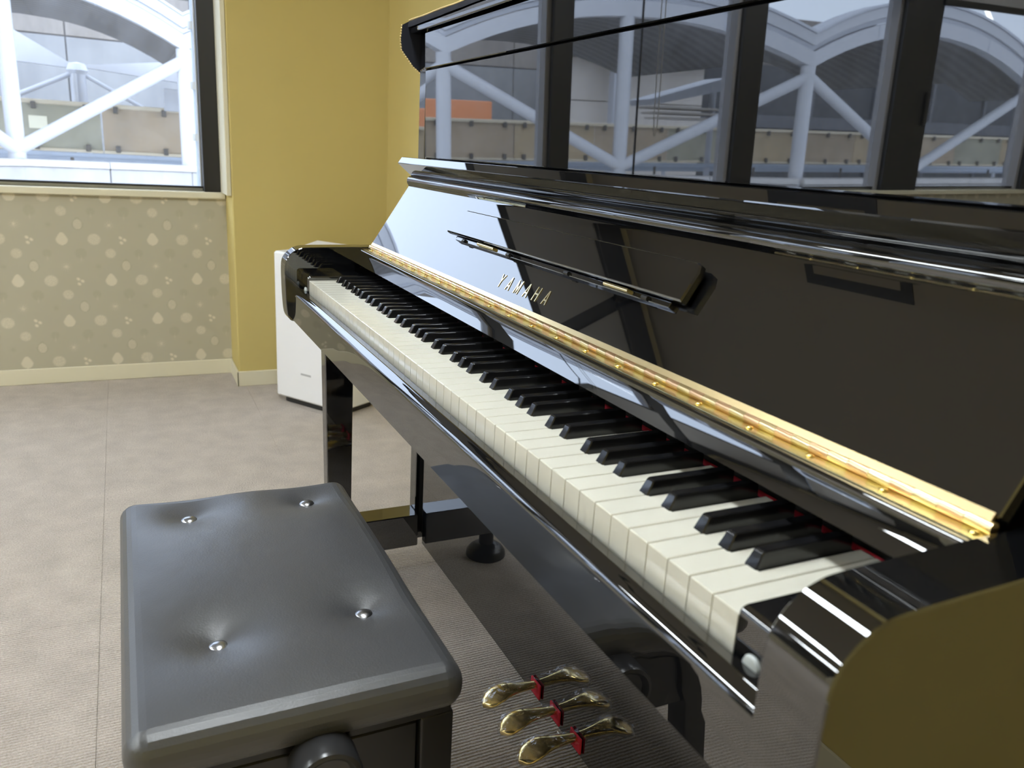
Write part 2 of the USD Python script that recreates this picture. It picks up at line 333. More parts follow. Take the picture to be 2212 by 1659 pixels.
m_, c_ = wallpaper(-5.3, -1.9, -K, 0.017, 0.008); part(wl, 'wallpaper', m_, 'wallpaper', color=c_)
part(wl, 'core', box(-2.13, XW - 0.002, -5.4, 0.064, -K, 0.017), 'cream_paint')
smesh('wall_left_header', box(-2.13, XW, -5.4, 0.064, 1.62, ZC), 'cream_paint')
smesh('wall_left_pier', box(-2.13, XP, 0.064, YB + 0.2, -K, ZC, 0.004), 'yellow_paint')
smesh('wall_back', box(XP - 0.02, XR + 0.15, YB, YB + 0.2, -K, ZC), 'yellow_paint')
smesh('wall_right', box(XR, XR + 0.15, YF - 0.1, YB + 0.1, -K, ZC), 'yellow_paint')
smesh('wall_front', box(-2.13, XR + 0.1, YF - 0.15, YF, -K, ZC), 'cream_paint')
smesh('ceiling', box(-2.13, XR + 0.15, YF - 0.15, YB + 0.2, ZC, ZC + 0.15), 'ceiling_paint')
def baseb(name, *b): smesh(name, box(*b, 0.002), 'baseboard_vinyl')
baseb('baseboard_left', XW, XW + 0.007, YF, 0.064, -K, -0.643)
baseb('baseboard_pier_side', XW, XP + 0.007, 0.057, 0.064, -K, -0.643)
baseb('baseboard_pier', XP, XP + 0.007, 0.057, YB, -K, -0.643)
baseb('baseboard_back', XP, XR, YB - 0.007, YB, -K, -0.643)
baseb('baseboard_right', XR - 0.007, XR, YF, YB, -K, -0.643)
smesh('trim_1', box(-2.02, XW + 0.018, YF, 0.062, 0.017, 0.043, 0.003), 'baseboard_vinyl')       # window sill
smesh('trim_2', box(-2.02, XP - 0.006, 0.046, 0.063, 0.043, 1.62, 0.002), 'baseboard_vinyl')     # jamb lining

# windows in the left wall
WIN = [(-1.008, -0.016), (-2.09, -1.12), (-3.22, -2.24), (-4.50, -3.52)]
for k, (ya, yb) in enumerate(WIN):
    w = struct(f'window_{k + 1}')
    part(w, 'pane', box(-1.999, -1.995, ya - .005, yb + .005, 0.062, 1.60), 'window_glass', smooth=False)
    part(w, 'bottom_rail', box(-2.02, -1.975, ya, yb, 0.0432, 0.055, 0.001), 'aluminium')
    part(w, 'bottom_frame', box(-1.990, -1.955, ya, yb, 0.055, 0.062, 0.001), 'frame_black')
    part(w, 'top_frame', box(-2.02, -1.93, ya, yb, 1.585, 1.62, 0.001), 'frame_black')
    nxt = WIN[k + 1][1] if k + 1 < len(WIN) else -5.3
    part(w, 'mullion', box(-2.03, -1.944, nxt, ya + .010, 0.0432, 1.62, 0.001), 'grey_metal')
    part(w, 'mullion_cover', box(-1.944, -1.912, nxt - 0.003, ya - .012, 0.0432, 1.62, 0.002), 'frame_black')
    if k == 0:
        part(w, 'jamb_frame', box(-2.02, -1.918, -0.016, 0.046, 0.0432, 1.62, 0.002), 'frame_black')
        part(w, 'edge_strip', box(-2.02, -1.992, -0.022, -0.016, 0.055, 1.60, 0.001), 'aluminium')
    if k == 1: part(w, 'meeting_stile', box(-1.992, -1.984, -1.545, -1.537, 0.062, 1.6), 'frame_black')
    if k == 3: part(w, 'latch', box(-1.912, -1.89, -3.50, -3.475, 0.42, 0.60, 0.004), 'frame_black')

# roller blinds
where = ['nearest the yellow pier', 'second from the pier, with a chain', 'third from the yellow pier', 'farthest from the yellow pier']
for k, (ya, yb) in enumerate(WIN):
    t = thing('roller_blind', f'grey roller blind half drawn over the window {where[k]}', 'blind', (-1.90, (ya + yb) / 2, 1.06), 'roller blinds on the left wall')
    part(t, 'fabric', box(-1.9005, -1.8995, ya - .02, yb + .01, 1.08, 1.52), 'blind_fabric', smooth=False)
    part(t, 'bottom_bar', box(-1.907, -1.893, ya - .02, yb + .01, 1.062, 1.098, 0.003), 'frame_black')
    part(t, 'cassette', box(-1.923, -1.865, ya - .06, yb + .03, 1.51, 1.63, 0.006), 'frame_black')
    if k == 1:
        ch = [(-1.885, -1.585 + .012 * s, z) for s, z in ((-1, 1.5), (-1, .40), (-.6, .33), (0, .31), (.6, .33), (1, .40), (1, 1.5))]
        part(t, 'bead_chain', tubepath(ch, 0.0025, 6), 'chain_white')

# ceiling lamps (all but the keyboard one unseen, added for fill) and the hatch
for k, (cx, cy, lab) in enumerate(((0.65, -0.17, 'above the piano keyboard'), (0.75, -2.2, 'added as fill behind the bench, away from the windows'), (-0.95, -2.2, 'added as fill by the second window from the yellow pier'), (0.75, -3.9, 'added as fill by the far wall, away from the windows'), (-0.95, -3.9, 'added as fill by the far wall and the last window'))):
    t = thing('ceiling_light', f'long white ceiling light panel {lab}', 'ceiling light', (cx, cy, ZC - 0.03), 'ceiling light panels')
    part(t, 'frame', cat_([box(cx - .62, cx + .62, cy - .15, cy - .13, ZC - .03, ZC), box(cx - .62, cx + .62, cy + .13, cy + .15, ZC - .03, ZC), box(cx - .62, cx - .6, cy - .13, cy + .13, ZC - .03, ZC), box(cx + .6, cx + .62, cy - .13, cy + .13, ZC - .03, ZC)]), 'lamp_body')
    part(t, 'diffuser', box(cx - .6, cx + .6, cy - .13, cy + .13, ZC - .026, ZC - .006), 'lamp_diffuser', smooth=False)
hx, hy = -0.47, -0.59
t = thing('ceiling_vent', 'square black slot vent in the ceiling between lamp and windows', 'vent', (hx, hy, ZC - 0.006))
w_, d_ = 0.235, 0.235
part(t, 'slot', cat_([box(hx - w_, hx + w_, hy - d_, hy - d_ + .045, ZC - .004, ZC), box(hx - w_, hx + w_, hy + d_ - .045, hy + d_, ZC - .004, ZC), box(hx - w_, hx - w_ + .045, hy - d_ + .045, hy + d_ - .045, ZC - .004, ZC), box(hx + w_ - .045, hx + w_, hy - d_ + .045, hy + d_ - .045, ZC - .004, ZC)]), 'frame_black')
part(t, 'cover_plate', box(hx - w_ + .045, hx + w_ - .045, hy - d_ + .045, hy + d_ - .045, ZC - .008, ZC, .002), 'ceiling_paint')

# ------------------------------------------------------------------ the piano
piano = thing('upright_piano', 'glossy black upright piano with its keyboard lid open', 'piano', (0.611, 0.2, -K))
A, B_, AO = -0.055, 1.277, 0.043         # inner faces of the arms, thickness of an arm
OL, OR = -0.130, 1.352                   # outer faces of the body
L = 'lacquer'
def both(x0, x1): return ((x0, x1), (1.222 - x1, 1.222 - x0))
for x0, x1 in both(OL, -0.092):
    part(piano, 'side_panel', box(x0, x1, 0.256, 0.618, -0.63, 0.4745, 0.0015), L)
for x0, x1 in both(-0.092, -0.058):
    part(piano, 'corner_fillet', box(x0, x1, 0.275, 0.30, -0.62, 0.474), 'dark_recess')
part(piano, 'back_board', box(OL + .04, OR - .04, 0.56, 0.612, -0.62, 0.47), 'dark_recess')
part(piano, 'lower_panel', box(-0.064, 1.286, 0.265, 0.285, -0.630, -0.094, 0.0012), L)
arm = spline([(.255, .0575), (.10, .0572), (.014, .0562), (-.008, .0532), (-.020, .0468), (-.0295, .0372), (-.0345, .0265), (-.036, .010), (-.0355, -.03), (-.034, -.06), (-.0315, -.078), (-.026, -.0875), (-.018, -.0900)], 4) + [(.256, -.0900)]
for x0, x1 in both(A - AO, A):
    part(piano, 'arm', prism(arm, x0, x1, 'yzx', 0.0012), L, smooth=28)
part(piano, 'key_bed', box(A, B_, -0.012, 0.30, -0.086, -0.034), L)
slip = [(.2, -.086), (-.0225, -.086), (-.0240, -.0845)] + spline([(-.0246, -.060), (-.0247, -.036), (-.0241, -.0310), (-.0215, -.0270), (-.0180, -.0243)], 4) + spline([(-.0165, -.0234), (-.0152, -.0224), (-.0138, -.0220)], 3) + [(-.006, -.0220), (-.006, -.034), (.2, -.034)]
slip = [p if p[0] < 0.1 else (-.004, p[1]) for p in slip]
part(piano, 'key_slip', prism(slip, A + .0003, B_ - .0003, 'yzx'), L, smooth=28)
blk = [(.135, -.030), (-.003, -.030)] + [(-.003 + .006 * (1 - math.cos(t)), .002 + .006 * math.sin(t)) for t in np.linspace(0, math.pi / 2, 6)] + [(.135, .008)]
for s, (x0, x1) in enumerate(both(A + .0003, -0.0008)):
    kb = part(piano, 'key_block', prism(blk, x0, x1, 'yzx', 0.0025), L, smooth=40)
    xc = 1.241 if s else -0.019
    part(kb, 'rubber_button', lathe([(0, -.0060), (.0035, -.0058), (.0062, -.0050), (.0070, -.0035), (.0070, -.0028)], (xc, 0, -.0225), 'y', 20), 'rubber_button')
# keys
PIT_ = 0.0235
BLK = {0: .0040, 2: -.0030, 3: .0030, 5: -.0040, 6: 0.0}
blacks = {k: (k + 1) * PIT_ + BLK[k % 7] for k in range(51) if k % 7 in BLK}
for k in range(52):
    x0, x1 = k * PIT_ + .0005, (k + 1) * PIT_ - .0005
    l = blacks[k - 1] + .0068 if k - 1 in blacks else x0
    r = blacks[k] - .0068 if k in blacks else x1
    P = [(x0, 0.0), (x1, 0.0)]
    P += [(x1, .0480), (r, .0480), (r, .1405)] if r != x1 else [(x1, .1405)]
    P += [(l, .1405), (l, .0480), (x0, .0480)] if l != x0 else [(x0, .1405)]
    m_ = prism(P, -.030, 0.0, 'xyz'); n_ = len(P)
    top = prism(P, -.0016, 0.0, 'xyz', 0.0007)
    part(piano, 'white_key', cat_([prism(P, -.030, -.0012, 'xyz'), prism(np.array(P), -.0018, 0.0, 'xyz', 0.0006)]), 'white_key', smooth=False)
for k, xc in blacks.items():
    y0, y1, hh = .0460, .1340, .0118
    w0, w1 = .0058, .0044
    prof = [(y0, -.004), (y0, .0004)] + [(y0 + .0052 + .0032 * (1 - math.cos(t)) - .0006, hh - .0032 * (1 - math.sin(t))) for t in np.linspace(0.15, math.pi / 2, 5)] + [(y1, hh), (y1, -.004)]
    V, F = [], []
    def xs(z): return w0 + (w1 - w0) * np.clip((z - .0004) / (hh - .0004), 0, 1)
    rings = []
    Pn = inset(np.array(prof), 0.0009) if np.sum([a[0] * b[1] - b[0] * a[1] for a, b in zip(prof, prof[1:] + prof[:1])]) > 0 else inset(np.array(prof)[::-1], 0.0009)[::-1]
    for side, Q, ex in ((-1, Pn, 0), (-1, np.array(prof), .0009), (1, np.array(prof), .0009), (1, Pn, 0)):
        rings.append(np.array([(xc + side * (xs(z) - ex), y, z) for y, z in Q]))
    n_ = len(prof); V = np.vstack(rings); F = []
    for q in range(3):
        i = np.arange(n_); j = (i + 1) % n_
        F += [np.column_stack([q * n_ + i, q * n_ + j, (q + 1) * n_ + j]), np.column_stack([q * n_ + i, (q + 1) * n_ + j, (q + 1) * n_ + i])]
    tri = np.asarray(earcut.triangulate_float64(np.ascontiguousarray(Pn), np.array([n_], np.uint32))).reshape(-1, 3)
    F += [tri, tri + 3 * n_]
    bm = trimesh.Trimesh(V, np.vstack(F)); bm.fix_normals()
    part(piano, 'black_key', bm, 'black_key', smooth=40)
part(piano, 'key_felt', box(A, B_, .1409, .1432, -.004, .0006, .0004), 'red_felt')
part(piano, 'key_shadow_board', box(A, B_, .1480, .16, -.03, .050), 'dark_recess')
# name rail with the brass hinge
rail = [(.150, .0540), (.1175, .0540)] + [(.1135 - .0033 * math.sin(t) + .0, .0507 + .0033 * math.cos(t)) for t in np.linspace(0.0, 1.0, 6)]+ [(.1103, .0460), (.0998, .0285), (.1040, .0270), (.150, .0270)]
part(piano, 'name_rail', prism(rail, A + .0003, B_ - .0003, 'yzx'), L, smooth=28)
FL, FR = -0.0535, 1.2755
hinge = part(piano, 'hinge', prism(rrect(.1178, .1352, .0541, .0549, .0003, 2), FL, FR, 'yzx'), 'brass_leaf', smooth=28)
NKN = 75
for k in range(NKN):
    a0, a1 = FL + (FR - FL) * k / NKN, FL + (FR - FL) * (k + 1) / NKN
    part(hinge, 'knuckle', cyl((a0 + .00015, .1348, .0583), (a1 - .00015, .1348, .0583), .0042, 14), 'knuckle_gold' if k % 2 == 0 else 'knuckle_rose', smooth=40)
for k in range(20):
    xc = 0.0476 + 0.06431 * k
    if k == 0: xc = 0.0476
    s_ = part(hinge, 'screw', lathe([(.0034, .0549), (.0033, .0556), (.0024, .0563), (.0010, .0566), (0, .0567)], (xc, .1258, 0), 'z', 16), 'screw_brass', smooth=60)
for k in range(-1, 0):
    part(hinge, 'screw', lathe([(.0034, .0549), (.0033, .0556), (.0024, .0563), (.0010, .0566), (0, .0567)], (0.0476 - .06431, .1258, 0), 'z', 16), 'screw_brass', smooth=60)
# fallboard: local coordinates x, s (up the board), o (out of the board)
ANG = math.radians(57.0)
sv, ov, f0 = np.array([0, math.cos(ANG), math.sin(ANG)]), np.array([0, -math.sin(ANG), math.cos(ANG)]), np.array([0, .1368, .0650])
def fb(mesh):
    v = np.array(mesh.vertices); mesh = mesh.copy(); mesh.vertices = np.outer(v[:, 0], [1, 0, 0]) + np.outer(v[:, 1], sv) + np.outer(v[:, 2], ov) + f0; return mesh
lip = [(.000, -.012), (.152, -.012)] + [(.1495 + .0105 * math.cos(t), .0005 + .0105 * math.sin(t)) for t in np.linspace(-.3, math.pi - .28, 16)] + [(.1372, .0002), (.134, 0.0), (.002, 0.0), (.000, -.0015)]
fall = part(piano, 'fallboard', fb(prism(lip, FL, FR, 'yzx', 0.0012)), L, smooth=32)
part(fall, 'hinge_leaf', fb(box(FL + .003, FR - .003, -.0045, .0022, -.0015, .0009)), 'knuckle_gold')
def stroke(*lines, w=.0021):
    return unary_union([LineString(l).buffer(w / 2, cap_style=2, join_style=2) for l in lines])
lh, lw = .0195, .0048
GL = {'A': stroke([(-lw, 0), (-.0004, lh)], [(lw, 0), (.0004, lh)], [(-.0034, .0062), (.0034, .0062)]),
      'Y': stroke([(-lw, lh), (0, .0088)], [(lw, lh), (0, .0088)], [(0, .0095), (0, 0)]),
      'M': stroke([(-.0052, 0), (-.0052, lh)], [(.0052, 0), (.0052, lh)], [(-.0048, lh - .001), (0, .004), (.0048, lh - .001)]),
      'H': stroke([(-.0046, 0), (-.0046, lh)], [(.0046, 0), (.0046, lh)], [(-.0046, .0098), (.0046, .0098)])}
from shapely.geometry import box as sbox
for k, ch in enumerate('YAMAHA'):
    g = GL[ch].intersection(sbox(-.01, 0, .01, lh)); polys = getattr(g, 'geoms', [g])
    m_ = cat_([trimesh.creation.extrude_polygon(q, .0007, engine='earcut') for q in polys]); m_.apply_translation([.5455 + .0265 * k, .0153, .00005])
    part(fall, 'letter', fb(m_), 'gold_letter', smooth=False)
rest = part(fall, 'music_rest', fb(prism([(.302, .0655), (.926, .0655), (.9265, .098), (.922, .1065), (.917, .1085), (.330, .1085), (.322, .1068), (.316, .1030)], .0045, .0145, 'xyz', 0.0018)), L, smooth=30)
part(fall, 'rest_rail', fb(box(.335, .905, .0585, .0650, .0, .0065, .0006)), L)
for x0, x1 in ((.427, .486), (.786, .834)):
    part(fall, 'rest_hinge', fb(cyl((x0, .0622, .0085), (x1, .0622, .0085), .0026, 12)), 'gold_letter')
for xk in (.372, .535, .700, .865):
    part(fall, 'rest_stop', fb(cyl((xk - .005, .0605, .0075), (xk + .005, .0605, .0075), .0028, 10)), 'rubber_black')
# shelf over the fallboard, upper panels, lid
part(piano, 'music_shelf', prism([(.2520, .2362), (.1974, .2362), (.1960, .2356), (.1886, .2252), (.1884, .2240), (.1891, .2231), (.2204, .1973), (.2520, .1973)], FL, FR, 'yzx', 0.0012), L, smooth=20)
TL = math.tan(math.radians(1.1))
def tilt(m):
    m = m.copy(); v = m.vertices.copy(); v[:, 1] -= TL * (v[:, 2] - .35); m.vertices = v; return m
part(piano, 'upper_panel', tilt(box(-.056, 1.278, .2430, .262, .2365, .4020, .0013)), L, smooth=False)
part(piano, 'frieze_panel', tilt(box(-.060, 1.282, .2430, .262, .4052, .4705, .0013)), L, smooth=False)
part(piano, 'panel_backing', box(-.09, 1.312, .266, .28, .19, .4745), 'dark_recess')
part(piano, 'lid', box(-.1345, 1.3565, .2350, .625, .4752, .4970, .003, 3), L, smooth=40)
# legs, toe blocks, casters
for s, (x0, x1) in enumerate(both(-.110, -.072)):
    lg = box(x0, x1, .044, .106, -.557, -.088, .002)
    v = lg.vertices.copy(); q = np.clip((-.088 - v[:, 2]) / .47, 0, 1); cx, cy = (x0 + x1) / 2, .076
    v[:, 0] = cx + (v[:, 0] - cx) * (1 - .10 * q); v[:, 1] = cy + (v[:, 1] - cy) * (1 - .18 * q); lg.vertices = v
    part(piano, 'leg', lg, L)
for x0, x1 in both(-.125, -.066):
    tb = part(piano, 'toe_block', box(x0, x1, .030, .256, -.635, -.557, .002), L)
    xm = (x0 + x1) / 2
    part(piano, 'caster', lathe([(.018, -.634), (.018, -.672), (.030, -.676), (.041, -.684), (.048, -.694), (.049, -.7045), (0, -.7045)], (xm, .085, 0), 'z', 28), 'rubber_black', smooth=50)
# pedals, wrapped in clear film and tied with red tape
for k, xc in enumerate((.528, .597, .664)):
    ys = np.linspace(.275, .166, 22); rings = []
    for y in ys:
        q = (.265 - y) / .099
        wd = .0078 + .0125 * np.clip((q - .15) / .55, 0, 1) ** 1.3; wd *= math.sqrt(max(1 - max(q - .80, 0) ** 2 / .20 ** 2, 0.02)) if q > .80 else 1
        zc = -.6020 + .004 * math.sin(min(max(q, 0), 1) * math.pi * .8) - .016 * max(q - .55, 0) ** 1.5 / .3
        rings.append((y, wd, zc, .0052 - .0012 * np.clip(q, 0, 1)))
    def loft(grow, wr, seed):
        nn = 18; V = []
        for i, (y, wd, zc, th) in enumerate(rings):
            for j in range(nn):
                a = 2 * math.pi * j / nn; c, s = math.cos(a), math.sin(a)
                e = wr * (meshkit.noise(np.array([y * 130 + seed, c * 2.5, s * 2.5]), seed) - .25)
                V.append((xc + (wd + grow + e) * np.sign(c) * abs(c) ** .6, y - (grow if i == len(rings) - 1 else 0), zc + (th + grow + e) * np.sign(s) * abs(s) ** .7))
        V.append((xc, ys[0], rings[0][2])); V.append((xc, ys[-1] - grow - .0015, rings[-1][2])); F = []; R = len(rings)
        for i in range(R - 1):
            for j in range(nn):
                a, b = i * nn + j, i * nn + (j + 1) % nn; F += [(a, b, b + nn), (a, b + nn, a + nn)]
        for j in range(nn): F += [(R * nn, (j + 1) % nn, j), (R * nn + 1, (R - 1) * nn + j, (R - 1) * nn + (j + 1) % nn)]
        m = trimesh.Trimesh(V, F, process=False); m.fix_normals(); return m
    pd = part(piano, 'pedal', loft(0, 0, 1), 'pedal_brass', smooth=50)
    part(pd, 'plastic_wrap', loft(.0022, .0085, 11 + k), 'plastic_film', smooth=25)
    part(pd, 'red_felt_tab', box(xc - .0165, xc + .0165, .2605, .2640, -.622, -.5945, .001), 'red_felt')

# fabric cover on the lid
cov = thing('piano_cover', 'dark navy cloth cover with gold picot edging draped on the piano lid', 'cloth cover', (0.6, 0.42, 0.497))
nx, ny = 160, 14
X, Y = np.meshgrid(np.linspace(-.1385, 1.3605, nx), np.linspace(0, 1, ny), indexing='ij')
lip_d = .0085 + .004 * meshkit.noise(np.stack([X * 9, X * 0, X * 0], -1), 5) + .006 * np.clip((X - .2) / 1.2, 0, 1)
yy_ = np.where(Y < .15, .2318 - .0006, .2318 + (Y - .15) / .85 * .385); zz_ = np.where(Y < .15, .4985 - lip_d * (1 - Y / .15), .4988)
yy_ = yy_ + np.where(Y < .15, .0014 * (meshkit.noise(np.stack([X * 25, X * 0, X * 0], -1), 8) - .6), 0)
i_ = np.arange(nx * ny).reshape(nx, ny); q_ = np.stack([i_[:-1, :-1], i_[1:, :-1], i_[1:, 1:], i_[:-1, 1:]], -1).reshape(-1, 4)
up_ = np.stack([X.ravel(), yy_.ravel(), zz_.ravel()], -1)
drop = [(.2335, .4985), (.2195, .4905), (.2170, .4640), (.2195, .4440), (.2440, .4150), (.30, .375), (.45, .365), (.60, .372), (.60, .4985)]
part(cov, 'cloth', trimesh.Trimesh(up_, np.vstack([q_[:, [0, 1, 2]], q_[:, [0, 2, 3]]]), process=False), 'cloth_navy', smooth=40)
part(cov, 'side_drop', prism(drop, -.1400, -.1375, 'yzx'), 'cloth_navy', smooth=30)
part(cov, 'side_drop', prism(drop[:2] + [(.2195, .45), (.26, .40), (.60, .38), (.60, .4985)], 1.3595, 1.3620, 'yzx'), 'cloth_navy', smooth=30)
edge = np.array(drop[1:8]); seg = np.linalg.norm(np.diff(edge, axis=0), axis=1); tot = seg.sum(); beads = []
for d_ in np.arange(0, tot, .0052):
    k = int(np.searchsorted(np.cumsum(seg), d_)); k = min(k, len(seg) - 1); tt = (d_ - (np.cumsum(seg)[k] - seg[k])) / seg[k]
    c = edge[k] + (edge[k + 1] - edge[k]) * tt; b = trimesh.creation.icosphere(1, .0017); b.apply_translation([-.1388, c[0] - .0012, c[1] - .0006]); beads.append(b)
part(cov, 'beaded_trim', cat_(beads), 'trim_gold', kind='stuff')
part(cov, 'gold_cord', tubepath([(x, .2335, .5000 + .0006 * math.sin(40 * x)) for x in np.linspace(-.1385, 1.36, 60)], .0014, 6), 'trim_gold')

# ------------------------------------------------------------------ the bench
bench = thing('piano_bench', 'black leather piano bench with four buttons and a height knob', 'piano bench', (0.655, -0.19, -K))
SX0, SX1, SY0, SY1, SZ = .398, .915, -.3445, -.0345, -.236
cu = box(SX0, SX1, SY0, SY1, -.284, SZ, .021, 5)
v, f = trimesh.remesh.subdivide_to_size(np.array(cu.vertices), np.array(cu.faces), .0085); cu = trimesh.Trimesh(v, f); cu.merge_vertices()
BT = [(.463, -.2595), (.459, -.1010), (.767, -.1005), (.774, -.2540)]
v = cu.vertices.copy(); u_, w_ = (v[:, 0] - (SX0 + SX1) / 2) / ((SX1 - SX0) / 2), (v[:, 1] - (SY0 + SY1) / 2) / ((SY1 - SY0) / 2)
topw = np.clip((v[:, 2] + .262) / .026, 0, 1)
dz = .006 * np.clip(1 - u_ ** 4, 0, 1) * np.clip(1 - w_ ** 4, 0, 1)
for bx, by in BT:
    dx, dy = v[:, 0] - bx, v[:, 1] - by; r = np.hypot(dx, dy)
    dz -= .0145 * np.exp(-(r / .036) ** 1.2) + .0040 * np.exp(-(r / .075) ** 2)
v[:, 2] += topw * dz
side = np.clip((-.250 - v[:, 2]) / .03, 0, 1) * (np.abs(u_) > .8)
v[:, 2] += .0008 * topw * (meshkit.fbm(v * 28, 3, 4) - .5)
cu.vertices = v
part(bench, 'cushion', cu, 'leather', smooth=True)
for bx, by in BT:
    part(bench, 'button', lathe([(.0112, -.0025), (.0110, -.0005), (.0092, .0021), (.0055, .0038), (.0, .0043)], (bx, by, SZ - .0125), 'z', 24), 'chrome_button', smooth=60)
part(bench, 'seat_board', box(SX0 + .014, SX1 - .014, SY0 + .014, SY1 - .012, -.292, -.282, .001), 'bench_black')
for x0, x1 in ((.414, .450), (.862, .898)):
    for y0, y1 in ((-.332, -.296), (-.078, -.042)):
        part(bench, 'leg', box(x0, x1, y0, y1, -K, -.294, .003, 2), 'bench_black', smooth=40)
for b in ((.868, .890, -.296, -.078), (.422, .444, -.296, -.078)):
    part(bench, 'apron', box(*b, -.385, -.302, .002), 'bench_black')
for b in ((.45, .862, -.326, -.304), (.45, .862, -.070, -.048)):
    part(bench, 'apron', box(*b, -.385, -.302, .002), 'bench_black')
kn = part(bench, 'knob', lathe([(.010, .890), (.010, .902), (.027, .9025), (.0315, .906), (.0325, .912), (.0325, .936), (.0305, .9405), (.0265, .9415), (.0235, .9395), (.0215, .9345), (.012, .9325), (0, .9320)], (0, -.179, -.302), 'x', 40), 'knob_black', smooth=40)

# ------------------------------------------------------------------ air purifier behind the piano
a0 = np.array([-1.494, .173]); tv = np.array([.8403, .5421]); nv = np.array([.5421, -.8403])
ap = thing('air_purifier', 'tall white air purifier on the carpet by the yellow wall', 'air purifier', (-1.45, .36, -K))
def apm(m):
    m = m.copy(); v = m.vertices.copy(); o = a0[None] + v[:, :1] * tv + v[:, 1:2] * (-nv); m.vertices = np.column_stack([o, v[:, 2]]); return m
WD, DP = .335, .215
part(ap, 'body', apm(prism(rrect(0, WD, 0, DP, (.05, .05, .012, .045), 6), -.683, -.133, 'xyz', .006)), 'purifier_white', smooth=40)
part(ap, 'base', apm(prism(rrect(.018, WD - .018, .014, DP - .012, .03, 5), -K, -.680, 'xyz', .002)), 'purifier_dark')
part(ap, 'outlet', apm(prism(rrect(.045, WD - .04, .05, DP - .03, .02, 4), -.134, -.129, 'xyz')), 'purifier_dark')
fl_ = apm(prism([(.055, -.128), (.175, -.104), (.175, -.101), (.053, -.125)], .05, WD - .06, 'yzx'))
part(ap, 'louver', fl_, 'purifier_white', smooth=False)
fl_ = apm(prism([(.057, -.133), (.172, -.128), (.172, -.1055), (.058, -.1295)], .056, WD - .066, 'yzx'))
part(ap, 'louver_wall', fl_, 'purifier_dark', smooth=False)
part(ap, 'badge', apm(box(.134, .186, -.0008, .004, -.580, -.5725)), 'print_grey')

# ------------------------------------------------------------------ outside: the station
smesh('ground', box(-60, -2.4, -60, 40, -6.2, -6.0), 'ground_grey')
PTS = [(-8.2, 3.5, 'v'), (-8.1, 1.95, 'c'), (-8.0, .37, 'v'), (-7.8, -1.20, 'c'), (-6.6, -2.25, 'v'), (-6.2, -4.15, 'c'), (-5.4, -5.95, 'v'), (-5.5, -7.85, 'c'), (-5.6, -9.9, 'v'), (-5.7, -11.9, 'c'), (-5.8, -14.0, 'v')]
ZV, ZT = 1.09, 1.54
can = thing('station_canopy', 'white steel station canopy of arches, posts and diagonal braces outside the windows', 'canopy', (-7, -4, -.05))
for x, y, k in PTS:
    part(can, 'post', cyl((x, y, -.9), (x, y, ZV + .02 if k == 'v' else ZT), .078, 18), 'steel_white', smooth=40)
def arch_pts(p, q, n=9):
    out = []
    for i in range(n):
        t = i / (n - 1); x, y = p[0] + (q[0] - p[0]) * t, p[1] + (q[1] - p[1]) * t
        tc = t if p[2] == 'c' else 1 - t
        out.append((x, y, ZT - (ZT - ZV) * tc ** 2))
    return np.array(out)
def band(P, x0, x1, z0, z1):
    """A band along the arch line P, from x0 to x1 behind the line and from z0 to z1 above it."""
    V = []
    for x, y, z in P: V += [(x + x0, y, z + z0), (x + x1, y, z + z0), (x + x1, y, z + z1), (x + x0, y, z + z1)]
    F = []
    for i in range(len(P) - 1):
        for j in range(4):
            a, b = 4 * i + j, 4 * i + (j + 1) % 4; F += [(a, b, b + 4), (a, b + 4, a + 4)]
    F += [(0, 2, 1), (0, 3, 2)]; e = 4 * (len(P) - 1); F += [(e, e + 1, e + 2), (e, e + 2, e + 3)]
    m = trimesh.Trimesh(V, F, process=False); m.fix_normals(); return m
for p, q in zip(PTS[:-1], PTS[1:]):
    P = arch_pts(p, q)
    part(can, 'arch_beam', band(P, -.07, .07, 0, .155), 'steel_white', smooth=30)
    part(can, 'arch_gutter', band(P, -.16, .03, .165, .215), 'steel_grey', smooth=30)
    part(can, 'arch_fascia', band(P, -.14, .06, .22, .33), 'steel_white', smooth=30)
    part(can, 'roof_edge', band(P, -.18, .08, .335, .36), 'steel_grey', smooth=30)
    part(can, 'roof_sheet', band(P, -3.6, -.16, .10, .13), 'roof_sheet', smooth=30)
    c, v_ = (p, q) if p[2] == 'c' else (q, p)
    part(can, 'brace', cyl((c[0] + .02, c[1], .03), (v_[0] + .02, v_[1], 1.0), .062, 16), 'steel_white', smooth=40)
    md = P[len(P) // 2]
    part(can, 'joint_plate', band(P[4:6][:, :] * [1, 1, 1] if False else np.array([P[4], P[4] + (P[5] - P[4]) * .06]), -.075, .075, -.004, .159), 'steel_grey')

